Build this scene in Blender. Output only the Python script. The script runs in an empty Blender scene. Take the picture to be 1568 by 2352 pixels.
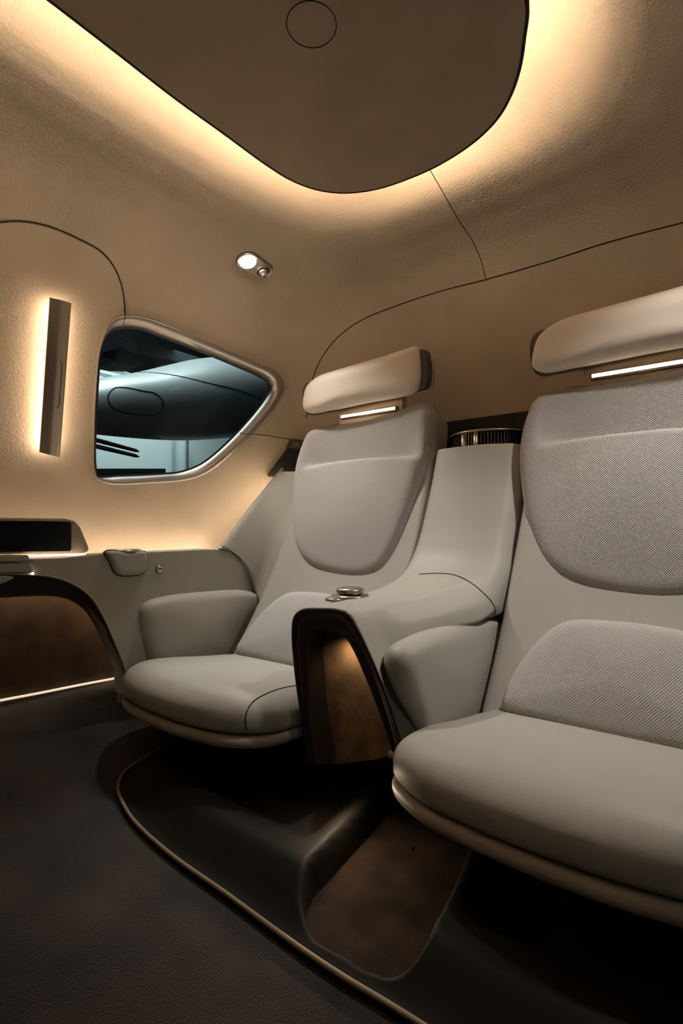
import bpy, bmesh, math, random
import numpy as np
from mathutils import Vector, Matrix
from mathutils.bvhtree import BVHTree

random.seed(4)
SC = bpy.context.scene
COL = SC.collection

# ------------------------------------------------------------------ camera
F = 1220.0                      # focal length in pixels of the 1568x2352 frame
YAW, PITCH = math.radians(37.6), math.radians(1.83)
CAM = np.array([0.0, 0.0, 0.60])
_h = np.array([-math.sin(YAW), math.cos(YAW), 0.0])
RIGHT = np.array([math.cos(YAW), math.sin(YAW), 0.0])
FWD = _h * math.cos(PITCH) + np.array([0, 0, math.sin(PITCH)])
UP = -_h * math.sin(PITCH) + np.array([0, 0, math.cos(PITCH)])
cd = bpy.data.cameras.new('camera')
cd.sensor_fit = 'VERTICAL'; cd.sensor_height = 36; cd.sensor_width = 24
cd.lens = F / 2352 * 36; cd.clip_start = 0.01
cam = bpy.data.objects.new('camera', cd); COL.objects.link(cam)
m = Matrix.Identity(4)
for i in range(3):
    m[i][0] = RIGHT[i]; m[i][1] = UP[i]; m[i][2] = -FWD[i]; m[i][3] = CAM[i]
cam.matrix_world = m
SC.camera = cam

# ------------------------------------------------------------------ world, exposure, lights
SC.view_settings.view_transform = 'Standard'
SC.view_settings.look = 'None'
SC.view_settings.gamma = 1.0
SC.view_settings.exposure = 0.0
w = bpy.data.worlds.new('hangar_air'); SC.world = w; w.use_nodes = True
w.node_tree.nodes['Background'].inputs[0].default_value = (0.30, 0.40, 0.45, 1)
w.node_tree.nodes['Background'].inputs[1].default_value = 0.05
SC.cycles.max_bounces = 8
SC.cycles.diffuse_bounces = 5

WARM = (1.0, 0.79, 0.58)
COOL = (0.80, 0.95, 1.0)

def aim(o, target):
    d = Vector(target) - o.location
    o.rotation_euler = d.to_track_quat('-Z', 'Y').to_euler()

def area(name, loc, target, sx, sy, power, col, spread=math.pi):
    l = bpy.data.lights.new(name, 'AREA'); l.shape = 'RECTANGLE'; l.size = sx; l.size_y = sy
    l.energy = power; l.color = col; l.spread = spread
    o = bpy.data.objects.new(name, l); COL.objects.link(o); o.location = loc; aim(o, target)
    return o

def spot(name, loc, target, power, col, angle, blend=0.5, size=0.02):
    l = bpy.data.lights.new(name, 'SPOT'); l.energy = power; l.color = col
    l.spot_size = math.radians(angle); l.spot_blend = blend; l.shadow_soft_size = size
    o = bpy.data.objects.new(name, l); COL.objects.link(o); o.location = loc; aim(o, target)
    return o

# hangar lamps: one high over the open cabin door on the right, one over the aircraft parked outside the window
DOOR_POWER = 2.0
area('hangar_lamp_door', (1.9, -0.3, 2.1), (-0.7, 1.1, 0.4), 1.2, 1.2, DOOR_POWER, COOL)
area('hangar_lamp_outside', (-5.0, 2.0, 5.0), (-5.5, 4.5, 1.0), 3.0, 3.0, 300, (0.93, 0.97, 0.95))
area('hangar_lamp_wall', (-8.9, 6.0, 4.6), (-11, 6, 1.5), 2.0, 6.0, 360, (0.93, 0.98, 0.96))
READ_POWER = 34
STRIP = dict(cove=52.0, sconce=34.0, ledge=44.0, floor=0.7, head=2.6, console=22.0, foot=1.6, under=8.0)

# ------------------------------------------------------------------ projection helpers
def ray(px, py):
    return FWD + RIGHT * (px - 784) / F + UP * (1176 - py) / F

def P(px, py, x=None, y=None, z=None):
    d = ray(px, py)
    if x is not None: t = (x - CAM[0]) / d[0]
    elif y is not None: t = (y - CAM[1]) / d[1]
    else: t = (z - CAM[2]) / d[2]
    return CAM + d * t

def PP(px, py, O, N):
    d = ray(px, py); t = np.dot(np.array(O) - CAM, N) / np.dot(d, N)
    return CAM + d * t

def pix(p):
    q = np.array(p) - CAM; f = q @ FWD
    return 784 + F * (q @ RIGHT) / f, 1176 - F * (q @ UP) / f

def unit(v):
    v = np.array(v, float); return v / np.linalg.norm(v)

# ------------------------------------------------------------------ curves
def catmull(pts, n, closed=False):
    """smooth curve through pts, n points evenly spaced"""
    P_ = np.array(pts, float); k = len(P_)
    out = []
    segs = k if closed else k - 1
    for i in range(segs):
        if closed: a, b, c, d = P_[i - 1], P_[i], P_[(i + 1) % k], P_[(i + 2) % k]
        else:
            b, c = P_[i], P_[i + 1]
            a = P_[i - 1] if i > 0 else 2 * b - c
            d = P_[i + 2] if i + 2 < k else 2 * c - b
        # centripetal
        t0 = 0; t1 = t0 + max(np.linalg.norm(b - a), 1e-9) ** .5; t2 = t1 + max(np.linalg.norm(c - b), 1e-9) ** .5
        t3 = t2 + max(np.linalg.norm(d - c), 1e-9) ** .5
        for s in np.linspace(0, 1, 14, endpoint=False):
            t = t1 + (t2 - t1) * s
            A1 = (t1 - t) / (t1 - t0) * a + (t - t0) / (t1 - t0) * b
            A2 = (t2 - t) / (t2 - t1) * b + (t - t1) / (t2 - t1) * c
            A3 = (t3 - t) / (t3 - t2) * c + (t - t2) / (t3 - t2) * d
            B1 = (t2 - t) / (t2 - t0) * A1 + (t - t0) / (t2 - t0) * A2
            B2 = (t3 - t) / (t3 - t1) * A2 + (t - t1) / (t3 - t1) * A3
            out.append((t2 - t) / (t2 - t1) * B1 + (t - t1) / (t2 - t1) * B2)
    out.append(P_[0] if closed else P_[-1])
    out = np.array(out)
    L = np.concatenate([[0], np.cumsum(np.linalg.norm(np.diff(out, axis=0), axis=1))])
    q = np.linspace(0, L[-1], n + 1)[:-1] if closed else np.linspace(0, L[-1], n)
    return np.stack([np.interp(q, L, out[:, j]) for j in range(out.shape[1])], 1)

def grid_interp(G, nu, nv):
    G = np.array(G, float)                       # rows x cols x 3
    rows = np.array([catmull(r, nv) for r in G])
    return np.array([catmull(rows[:, j], nu) for j in range(nv)]).transpose(1, 0, 2)

# ------------------------------------------------------------------ materials
def mat(name, col, rough=0.6, metal=0.0, bump=0.0, scale=60.0, vary=0.0, vscale=6.0, sheen=0.0, spec=0.5, kind='noise', dist=.002, emit=None, estr=0.0, coat=0.0):
    M = bpy.data.materials.new(name); M.use_nodes = True
    nt = M.node_tree; N = nt.nodes; L = nt.links; B = N['Principled BSDF']
    B.inputs['Base Color'].default_value = (*col, 1); B.inputs['Roughness'].default_value = rough
    B.inputs['Metallic'].default_value = metal; B.inputs['Specular IOR Level'].default_value = spec
    B.inputs['Coat Weight'].default_value = coat
    if sheen: B.inputs['Sheen Weight'].default_value = sheen; B.inputs['Sheen Roughness'].default_value = 0.5
    if emit: B.inputs['Emission Color'].default_value = (*emit, 1); B.inputs['Emission Strength'].default_value = estr
    tc = N.new('ShaderNodeTexCoord')
    if vary:
        nz = N.new('ShaderNodeTexNoise'); nz.inputs['Scale'].default_value = vscale; nz.inputs['Detail'].default_value = 5
        L.new(tc.outputs['Object'], nz.inputs['Vector'])
        rp = N.new('ShaderNodeValToRGB'); rp.color_ramp.elements[0].position = .35; rp.color_ramp.elements[1].position = .68
        rp.color_ramp.elements[0].color = (*[c * (1 - vary) for c in col], 1)
        rp.color_ramp.elements[1].color = (*[min(1, c * (1 + vary)) for c in col], 1)
        L.new(nz.outputs['Fac'], rp.inputs['Fac']); L.new(rp.outputs['Color'], B.inputs['Base Color'])
    if bump:
        bp = N.new('ShaderNodeBump'); bp.inputs['Distance'].default_value = dist
        bp.inputs['Strength'].default_value = bump
        if kind == 'weave':
            sp = N.new('ShaderNodeSeparateXYZ'); L.new(tc.outputs['Object'], sp.inputs[0])
            def sn(sock, k, ph=0):
                a = N.new('ShaderNodeMath'); a.operation = 'MULTIPLY'; a.inputs[1].default_value = k; L.new(sock, a.inputs[0])
                b = N.new('ShaderNodeMath'); b.operation = 'SINE'; L.new(a.outputs[0], b.inputs[0]); return b.outputs[0]
            a, b = sn(sp.outputs[0], scale), sn(sp.outputs[2], scale)
            mu = N.new('ShaderNodeMath'); mu.operation = 'MULTIPLY'; L.new(a, mu.inputs[0]); L.new(b, mu.inputs[1])
            L.new(mu.outputs[0], bp.inputs['Height'])
            mr = N.new('ShaderNodeMapRange'); mr.inputs['From Min'].default_value = -1; mr.inputs['From Max'].default_value = 1
            mr.inputs['To Min'].default_value = 0.86; mr.inputs['To Max'].default_value = 1.1
            L.new(mu.outputs[0], mr.inputs[0])
            mx = N.new('ShaderNodeVectorMath'); mx.operation = 'SCALE'; mx.inputs[0].default_value = col
            L.new(mr.outputs[0], mx.inputs['Scale']); L.new(mx.outputs[0], B.inputs['Base Color'])
        else:
            n2 = N.new('ShaderNodeTexNoise'); n2.inputs['Scale'].default_value = scale; n2.inputs['Detail'].default_value = 6
            L.new(tc.outputs['Object'], n2.inputs['Vector']); L.new(n2.outputs['Fac'], bp.inputs['Height'])
        L.new(bp.outputs['Normal'], B.inputs['Normal'])
    return M

M = dict(
    suede=mat('tan_suede', (0.49, 0.40, 0.30), 0.9, bump=0.5, scale=150, vary=0.05, vscale=5, sheen=0.15, spec=0.2, dist=.003),
    lowbounce=mat('low_bounce_suede', (0.10, 0.08, 0.06), 0.9),  # suede darkened for the unseen right and front walls, so they bounce less fill
    panel=mat('brown_ceiling_suede', (0.43, 0.345, 0.25), 0.92, bump=0.3, scale=220, vary=0.06, vscale=7, sheen=0.1, spec=0.2),
    leather=mat('grey_leather', (0.385, 0.375, 0.325), 0.52, bump=0.10, scale=420, spec=0.35),
    ledge=mat('olive_grey_leather', (0.36, 0.35, 0.295), 0.55, bump=0.10, scale=420, spec=0.3),
    fabric=mat('woven_grey_fabric', (0.46, 0.44, 0.41), 0.9, bump=0.5, scale=1150, kind='weave', sheen=0.2, spec=0.2),
    shell=mat('seat_shell_leather', (0.36, 0.35, 0.31), 0.6, bump=0.15, scale=300, spec=0.3),
    head=mat('cream_leather', (0.80, 0.71, 0.61), 0.5, bump=0.05, scale=420, spec=0.35),
    rim=mat('seat_rim_leather', (0.36, 0.32, 0.25), 0.5, spec=0.4),
    seam=mat('dark_seam', (0.02, 0.016, 0.012), 0.9),
    gasket=mat('black_gasket', (0.006, 0.006, 0.006), 0.5),
    black=mat('black_panel', (0.012, 0.010, 0.008), 0.6),
    darkframe=mat('dark_bronze_leather', (0.030, 0.023, 0.016), 0.5, spec=0.25),
    mesh=mat('speaker_cloth', (0.09, 0.075, 0.06), 0.7, bump=0.6, scale=900),
    carpet=mat('brown_carpet', (0.024, 0.018, 0.012), 1.0, bump=0.6, scale=330, vary=0.8, vscale=5, sheen=0.3, spec=0.1, dist=.0045),
    wallcarpet=mat('brown_wall_carpet', (0.10, 0.058, 0.03), 1.0, bump=1.0, scale=420, vary=0.25, vscale=14, sheen=0.2, spec=0.1),
    innersuede=mat('bronze_suede', (0.23, 0.13, 0.055), 0.9, bump=0.4, scale=200, vary=0.4, vscale=16, sheen=0.2, spec=0.15),
    wellcarpet=mat('dark_brown_well_carpet', (0.022, 0.014, 0.008), 0.95, bump=0.5, scale=200, vary=0.4, vscale=14, spec=0.1),
    tray=mat('dark_brown_tray', (0.008, 0.006, 0.004), 0.65, spec=0.12),
    metal=mat('brushed_bronze_metal', (0.46, 0.40, 0.34), 0.28, 1.0, bump=0.03, scale=300),
    frame=mat('satin_frame_metal', (0.50, 0.465, 0.42), 0.42, 1.0),
    champagne=mat('champagne_metal', (0.60, 0.50, 0.38), 0.35, 1.0),
    sconce=mat('grey_bronze_metal', (0.42, 0.37, 0.30), 0.42, 0.65),
    screen=mat('black_screen_glass', (0.004, 0.004, 0.004), 0.25, spec=0.3),
    bezel=mat('beige_bezel', (0.36, 0.32, 0.25), 0.5),
    led=mat('warm_led', (1, .8, .6), emit=WARM, estr=1.0),
    body=mat('silver_green_paint', (0.36, 0.44, 0.44), 0.42, 0.2, coat=0.15),
    hangar=mat('pale_hangar_wall', (0.50, 0.62, 0.62), 0.8),
    hangarrib=mat('hangar_cladding', (0.36, 0.45, 0.46), 0.8),
    dark=mat('dark_grey_paint', (0.004, 0.006, 0.007), 0.9, spec=.1),
)
def led(name, strength, col=WARM):
    return mat(name, (1, .9, .8), emit=col, estr=strength)
LED = {k: led(k + '_led', v) for k, v in STRIP.items()}
LED['read'] = led('reading_lens', 30.0, (1.0, 0.93, 0.84))

# ------------------------------------------------------------------ object helpers
def link(o, parent=None):
    COL.objects.link(o)
    if parent is not None:
        o.parent = parent; o.matrix_parent_inverse = Matrix.Identity(4)
        o.location = -Vector(parent_world(parent))
    return o

def parent_world(o):
    v = Vector(o.location)
    return v + (Vector(parent_world(o.parent)) if o.parent else Vector((0, 0, 0)))

def mesh_obj(name, V, Fc, material, parent=None, smooth=True, angle=None):
    me = bpy.data.meshes.new(name)
    me.from_pydata([tuple(map(float, v)) for v in V], [], [tuple(f) for f in Fc])
    me.validate(); me.materials.append(material)
    bm = bmesh.new(); bm.from_mesh(me); bmesh.ops.recalc_face_normals(bm, faces=bm.faces)
    if angle is not None:
        for e in bm.edges:
            if len(e.link_faces) == 2 and e.calc_face_angle(0) > math.radians(angle): e.smooth = False
    bm.to_mesh(me); bm.free()
    if smooth: me.polygons.foreach_set('use_smooth', [True] * len(me.polygons))
    o = bpy.data.objects.new(name, me)
    return link(o, parent)

def empty(name, loc, label, cat, group=None):
    o = bpy.data.objects.new(name, None); COL.objects.link(o); o.location = loc; o.empty_display_size = 0.05
    return tag(o, label, cat, group)

def tag(o, label, cat, group=None):
    o['label'] = label; o['category'] = cat
    if group: o['group'] = group
    return o

def struct(o, label=None):
    o['kind'] = 'structure'
    if label: o['label'] = label
    return o

def loft(rings, closed=True, cap=True, V0=None):
    """rings: list of equal-length point arrays -> verts, faces"""
    n = len(rings[0]); V = [p for r in rings for p in r]; Fc = []
    for i in range(len(rings) - 1):
        for j in range(n if closed else n - 1):
            k = (j + 1) % n
            Fc.append((i * n + j, i * n + k, (i + 1) * n + k, (i + 1) * n + j))
    if cap and closed:
        for r, base in ((rings[0], 0), (rings[-1], (len(rings) - 1) * n)):
            c = len(V); V.append(np.mean(r, axis=0))
            for j in range(n): Fc.append((base + j, base + (j + 1) % n, c))
    return V, Fc

def tube(name, pts, r, material, parent=None, seg=8, closed=False, flat=None):
    pts = [np.array(p, float) for p in pts]; n = len(pts); rings = []
    prev = None
    for i, p in enumerate(pts):
        if closed: t = unit(pts[(i + 1) % n] - pts[i - 1])
        else: t = unit(pts[min(i + 1, n - 1)] - pts[max(i - 1, 0)])
        if prev is None:
            a = np.cross(t, [0, 0, 1.0]);
            if np.linalg.norm(a) < .1: a = np.cross(t, [1.0, 0, 0])
        else: a = prev - t * np.dot(prev, t)
        a = unit(a); prev = a; b = np.cross(t, a)
        rings.append([p + r * (math.cos(q) * a + math.sin(q) * b) for q in np.linspace(0, 2 * math.pi, seg, endpoint=False)])
    if closed:
        rings.append(rings[0]); V, Fc = loft(rings, True, False)
    else: V, Fc = loft(rings)
    return mesh_obj(name, V, Fc, material, parent)

def pillow(name, outline, O, U, W, Nn, material, front=.03, back=.02, r=.02, crown=.0, parent=None, warp=None, nseg=7, inner=10, rb=None, soft=None):
    """soft closed pad: outline 2D in frame (O,U,W), bulging along Nn"""
    pts = np.array(outline, float); c = pts.mean(0); n = len(pts)
    rel = pts - c; rad = np.linalg.norm(rel, axis=1)
    rb = rb if rb is not None else min(r, back) * .9
    rings = []
    def ring(inset, h, sc=1.0):
        f = np.clip(1 - inset / rad, 0.02, 1) * sc
        q = c + rel * f[:, None]
        return [O + U * a + W * b + Nn * h for a, b in q], f
    spec = []
    for k in range(3, 0, -1): spec.append((rb * 1.6, -back, k / 3.5))
    for t in np.linspace(math.pi / 2, 0, 4): spec.append((rb * (1 - math.cos(t)), -back + rb * (1 - math.sin(t)), 1))
    for t in np.linspace(0, math.pi / 2, nseg): spec.append((r * (1 - math.cos(t)), front * math.sin(t), 1))
    for s in np.linspace(1, 0.04, inner)[1:]: spec.append((r, front, s))
    rr = rad.mean()
    if soft:
        spec = spec[:7] + [(0, front * (1 - q ** soft) ** .5, q) for q in np.sin(np.linspace(math.pi / 2, 0.03, 26))]
        crown = 0
    for k, (ins, h, sc) in enumerate(spec):
        hh = h
        if h > 0: 
            f0 = (1 - ins / rr) * sc
            hh = h + crown * (1 - f0 * f0)
        ringp, _ = ring(ins, hh, sc); rings.append(ringp)
    V, Fc = loft(rings)
    V = np.array(V)
    if warp is not None: V = np.array([warp(v) for v in V])
    return mesh_obj(name, V, Fc, material, parent)

def plate(name, pts3, normal, depth, material, bevel=.004, seg=3, parent=None):
    """flat-faced solid from a 3D outline, extruded along -normal"""
    bm = bmesh.new(); vs = [bm.verts.new(tuple(p)) for p in pts3]
    f = bm.faces.new(vs); bm.normal_update()
    d = Vector(tuple(-np.array(normal) * depth))
    ret = bmesh.ops.extrude_face_region(bm, geom=[f])
    for v in [g for g in ret['geom'] if isinstance(g, bmesh.types.BMVert)]: v.co += d
    bmesh.ops.recalc_face_normals(bm, faces=bm.faces)
    me = bpy.data.meshes.new(name); bm.to_mesh(me); bm.free(); me.materials.append(material)
    me.polygons.foreach_set('use_smooth', [True] * len(me.polygons))
    o = bpy.data.objects.new(name, me); link(o, parent)
    if bevel:
        b = o.modifiers.new('bevel', 'BEVEL'); b.width = bevel; b.segments = seg; b.limit_method = 'ANGLE'; b.angle_limit = math.radians(50)
    wn = o.modifiers.new('wn', 'WEIGHTED_NORMAL'); wn.keep_sharp = True
    return o

def bvh_of(o):
    me = o.data
    off = Vector(parent_world(o)) if o.parent else Vector(o.location)
    return BVHTree.FromPolygons([v.co + off for v in me.vertices], [tuple(p.vertices) for p in me.polygons])

def cast(bvh, px, py):
    d = unit(ray(px, py)); h = bvh.ray_cast(Vector(CAM), Vector(d))
    if h[0] is None: return None, None
    n = np.array(h[1]);
    if np.dot(n, d) > 0: n = -n
    return np.array(h[0]), n

def seam_on(name, bvh, pxs, material, r=.0016, n=80, parent=None, closed=False, lift=.0):
    C2 = catmull(pxs, n, closed); pts = []
    for a, b in C2:
        p, nn = cast(bvh, a, b)
        if p is not None: pts.append(p + nn * lift)
    return tube(name, pts, r, material, parent, 6, closed)

# ------------------------------------------------------------------ cabin shell
XC = -0.631
CY = 0.30
# z, half width, back y, front y, exponent
PROF = [(-0.02, 1.085, 1.80, -1.20, 5.5), (0.12, 1.10, 1.81, -1.22, 5.5), (0.45, 1.09, 1.80, -1.22, 5.4), (0.75, 1.065, 1.785, -1.2, 5.2),
        (1.0, 1.01, 1.76, -1.17, 5.0), (1.17, 0.965, 1.735, -1.12, 5.0), (1.30, 0.915, 1.71, -1.08, 5.4), (1.39, 0.860, 1.675, -1.02, 6.2),
        (1.445, 0.790, 1.63, -0.97, 6.8), (1.482, 0.72, 1.575, -0.91, 6.4), (1.508, 0.64, 1.49, -0.84, 5.8), (1.524, 0.565, 1.405, -0.78, 5.0), (1.542, 0.50, 1.340, -0.74, 4.5), (1.570, 0.455, 1.305, -0.70, 4.2), (1.602, 0.41, 1.268, -0.65, 4.0),
        (1.625, 0.36, 1.218, -0.58, 3.8), (1.635, 0.28, 1.13, -0.5, 3.6), (1.636, 0.15, 0.9, -0.2, 3.0), (1.636, 0.03, 0.4, 0.2, 2.0)]
prof = catmull([list(p) for p in PROF], 120)
NA = 420
PH = np.linspace(0, 2 * math.pi, NA, endpoint=False)
def ringr(a, yb, yf, n, ph):
    c, s = math.cos(ph), math.sin(ph)
    b = (yb - CY) if s >= 0 else (CY - yf)
    return 1.0 / ((abs(c) / a) ** n + (abs(s) / b) ** n) ** (1 / n)
SV = []
for z, a, yb, yf, n in prof:
    for ph in PH:
        r_ = ringr(a, yb, yf, n, ph)
        x, y = XC + r_ * math.cos(ph), CY + r_ * math.sin(ph)
        SV.append((x, y, z))
NR = len(prof)
SV = np.array(SV)
SF = [(i * NA + j, i * NA + (j + 1) % NA, (i + 1) * NA + (j + 1) % NA, (i + 1) * NA + j) for i in range(NR - 1) for j in range(NA)]
SHELL = BVHTree.FromPolygons([Vector(v) for v in SV], SF)
def S(px, py):
    return cast(SHELL, px, py)

# smooth vertex normals of the whole shell (pieces keep them, so the joins stay invisible)
g = SV.reshape(NR, NA, 3)
du = np.roll(g, -1, 1) - np.roll(g, 1, 1); dv = np.gradient(g, axis=0)
NV = np.cross(du, dv); NV /= np.linalg.norm(NV, axis=2, keepdims=True) + 1e-12
NV = NV.reshape(-1, 3)
if np.dot(NV[NA * 30], np.array([XC, CY, .8]) - SV[NA * 30]) < 0: NV = -NV
_f = SV[list(SF[NA * 30])]
if np.dot(np.cross(_f[1] - _f[0], _f[2] - _f[1]), NV[NA * 30]) < 0: SF = [tuple(reversed(f)) for f in SF]

GLASS = [(229.8, 809), (244.7, 769.6), (261, 754.6), (289.5, 749.7), (326, 754.6), (366, 769.6), (478.5, 812.7), (561.4, 847.5), (598, 864), (616, 877),
         (619.5, 895.6), (606, 922), (548, 991.8), (488.5, 1048), (455, 1071), (412, 1086), (379, 1089.6), (279.5, 1094.6), (222, 1094), (216.5, 1071), (216.8, 998), (221, 905.5)]
OUTER = [(229, 806), (243, 758), (264, 731), (286, 723), (322.6, 724.8), (379, 743), (478.5, 786), (594.6, 836), (631, 852.5), (649, 875.7), (651, 895.6), (637.7, 923.8),
         (578, 996.7), (538, 1038), (488.5, 1081), (455, 1098), (425, 1105.5), (345.8, 1111), (249.7, 1112.8), (226, 1101), (216.5, 1084.6), (214.8, 1061), (215, 995), (219, 905)]
WC = np.array([400.0, 940.0])
def polar(outline, n=200):
    C2 = catmull(outline, 600, True) - WC
    ang = np.unwrap(np.arctan2(C2[:, 1], C2[:, 0])); rad = np.linalg.norm(C2, axis=1)
    a = np.mod(ang, 2 * math.pi); k = np.argsort(a); a, rad = a[k], rad[k]
    q = np.linspace(0, 2 * math.pi, n, endpoint=False)
    rr = np.interp(q, a, rad, period=2 * math.pi)
    return WC + np.stack([np.cos(q), np.sin(q)], 1) * rr[:, None], rr
OUT2, OUTR = polar(OUTER); GL2, GLR = polar(GLASS)
def out_radius(a): return np.interp(a % (2 * math.pi), np.linspace(0, 2 * math.pi, 201), np.append(OUTR, OUTR[0]))

cen = np.array([SV[list(f)].mean(0) for f in SF])
PXY = np.array([pix(c) if (c - CAM) @ FWD > .05 else (-9999, -9999) for c in cen])
VXY = np.array([pix(c) if (c - CAM) @ FWD > .05 else (-9999, -9999) for c in SV])
rel = PXY - WC
inwin = (cen[:, 0] < -1.2) & (np.linalg.norm(rel, axis=1) < np.array([out_radius(a) for a in np.arctan2(rel[:, 1], rel[:, 0])]))

# seam curves in the picture: back panel arch, door panel arch
ARCH = [(703, 1010), (703, 960), (712, 890), (735, 828), (775, 775), (830, 735), (900, 706), (1000, 672), (1115, 642), (1260, 600), (1400, 555), (1568, 511)]
DOORARCH = [(-60, 520), (0, 510), (50, 508), (110, 519), (180, 548), (235, 580), (268, 625), (283, 675), (287, 722)]
def poly_y(curve, x):
    c = catmull(curve, 200); return np.interp(x, c[:, 0], c[:, 1])

def piece(cls):
    c = cen
    pass
is_door_open = (cen[:, 0] > -.2) & (cen[:, 1] > -0.75) & (cen[:, 1] < 0.62) & (cen[:, 2] > 0.05) & (cen[:, 2] < 1.33)
back = (cen[:, 1] > 1.2) & (cen[:, 2] < 1.42) & (np.abs(cen[:, 0] - XC) < .93)
# refine the back panel by the arch seam where the picture shows it
for i in np.nonzero((cen[:, 1] > 1.0) & (PXY[:, 0] > -100) & (PXY[:, 0] < 1568))[0]:
    x, y = PXY[i]
    back[i] = (x > 703) and (y > poly_y(ARCH, x) if x > 712 else y > 890)
    if cen[i][2] < .5: back[i] = cen[i][0] > -1.5
low = cen[:, 2] < 1.28
left = (cen[:, 0] < XC) & ~back & low
right = (cen[:, 0] >= XC) & ~back & low
frontw = (cen[:, 1] < -0.95) & low & (np.abs(cen[:, 0] - XC) < .9)
left &= ~frontw; right &= ~frontw
ceilw = ~(back | left | right | frontw)
def make_piece(name, mask, material, label, snap=False):
    ids = np.nonzero(mask)[0]
    used = sorted({v for i in ids for v in SF[i]}); mp = {v: k for k, v in enumerate(used)}
    V = SV[used].copy()
    me = bpy.data.meshes.new(name)
    Fc = [tuple(mp[v] for v in SF[i]) for i in ids]
    if snap:
        from collections import Counter
        cnt = Counter(); full = Counter()
        for i in np.nonzero(inwin)[0]:
            for v in SF[i]: cnt[v] += 1
        for v in used:
            if cnt[v] > 0:
                q = VXY[v] - WC; a = math.atan2(q[1], q[0]); r_ = out_radius(a)
                p, n_ = S(*(WC + np.array([math.cos(a), math.sin(a)]) * r_))
                if p is not None: V[mp[v]] = p
    me.from_pydata([tuple(v) for v in V], [], Fc)
    me.materials.append(material)
    me.polygons.foreach_set('use_smooth', [True] * len(me.polygons))
    me.normals_split_custom_set_from_vertices([tuple(NV[v]) for v in used])
    o = bpy.data.objects.new(name, me); link(o)
    return struct(o, label)
notwin = ~inwin
make_piece('wall_left', left & notwin, M['suede'], 'tan suede side wall around the cabin window', True)
make_piece('ceiling', ceilw & notwin, M['suede'], 'tan suede headliner curving down around the dark panel', True)
make_piece('wall_back', back & notwin, M['suede'], 'tan suede back wall behind the two seats')
make_piece('wall_right', right & ~is_door_open, M['lowbounce'], 'unseen side wall with the open cabin door, darkened to cut bounce light')
make_piece('wall_front', frontw, M['lowbounce'], 'unseen wall behind the camera, darkened to cut bounce light')

# seams on the shell
def shell_seam(name, pxs, r=.0018, n=90):
    o = seam_on(name, SHELL, pxs, M['seam'], r, n)
    return struct(o)
shell_seam('trim_1', ARCH[1:], .0019)
shell_seam('trim_2', DOORARCH, .0024)
shell_seam('trim_3', [(983, 383), (1010, 430), (1050, 500), (1085, 555), (1103, 595), (1115, 642)], .0012)
shell_seam('trim_4', [(578, 997), (610, 1000), (645, 1006), (700, 1012)], .0014)

# ------------------------------------------------------------------ floor
def floor_z(x, y):
    t = min(1, max(0, (-1.15 - x) / 0.5)); return 0.108 * t * t * (3 - 2 * t) + 0.0
gx = np.linspace(-1.72, 0.5, 90); gy = np.linspace(-1.25, 1.85, 70)
V = [(x, y, floor_z(x, y)) for y in gy for x in gx]
Fc = [(j * 90 + i, j * 90 + i + 1, (j + 1) * 90 + i + 1, (j + 1) * 90 + i) for j in range(69) for i in range(89)]
struct(mesh_obj('floor', V, Fc, M['carpet']), 'brown carpeted cabin floor')

# ------------------------------------------------------------------ window
wroot = bpy.data.objects.new('window_1', None); COL.objects.link(wroot); struct(wroot, 'five-sided rounded cabin window with satin metal frame')
def ringfrom(out2, mul, inn=0.0):
    r_ = []
    for a, b in out2:
        p, n_ = S(a, b); p = p + n_ * inn
        r_.append(CAM + (p - CAM) * mul)
    return r_
mid1 = OUT2 * .85 + GL2 * .15; mid2 = OUT2 * .5 + GL2 * .5; mid3 = OUT2 * .15 + GL2 * .85
rings = [ringfrom(OUT2, 1.006), ringfrom(OUT2, 0.998), ringfrom(mid1, .994), ringfrom(mid2, .997), ringfrom(mid3, 1.008), ringfrom(GL2, 1.016), ringfrom(GL2, 1.04)]
V, Fc = loft([np.array(r_) for r_ in rings], True, False)
mesh_obj('window_frame', V, Fc, M['frame'], wroot)
wfb = bvh_of([o for o in wroot.children if o.name.startswith('window_frame')][0])
for q_ in ([(287, 722), (286, 733), (283, 746)], [(578, 997), (564, 996), (550, 994)]):
    seam_on('frame_joint', wfb, q_, M['seam'], .0012, 14, wroot)
gk = WC + (GL2 - WC) * 0.972
V, Fc = loft([np.array(ringfrom(GL2, 1.017)), np.array(ringfrom(gk, 1.019)), np.array(ringfrom(gk, 1.045))], True, False)
mesh_obj('gasket', V, Fc, M['gasket'], wroot)
# reveal behind the frame out to the skin
gl = mat('tinted_glass', (0.45, 0.55, 0.57), 0.0, spec=0.5)
nt = gl.node_tree; B = nt.nodes['Principled BSDF']
tr = nt.nodes.new('ShaderNodeBsdfTransparent'); tr.inputs[0].default_value = (0.80, 0.88, 0.90, 1)
gs = nt.nodes.new('ShaderNodeBsdfGlossy'); gs.inputs['Roughness'].default_value = 0.02
mx = nt.nodes.new('ShaderNodeMixShader'); fr = nt.nodes.new('ShaderNodeFresnel'); fr.inputs[0].default_value = 1.25
nt.links.new(fr.outputs[0], mx.inputs[0]); nt.links.new(tr.outputs[0], mx.inputs[1]); nt.links.new(gs.outputs[0], mx.inputs[2])
nt.links.new(mx.outputs[0], nt.nodes['Material Output'].inputs[0])
G0 = np.array(ringfrom(GL2, 1.03)); cg = G0.mean(0)
V, Fc = loft([G0] + [cg + (G0 - cg) * s for s in (.75, .5, .25, .02)], True, False)
mesh_obj('pane', V, Fc, gl, wroot)

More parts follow.
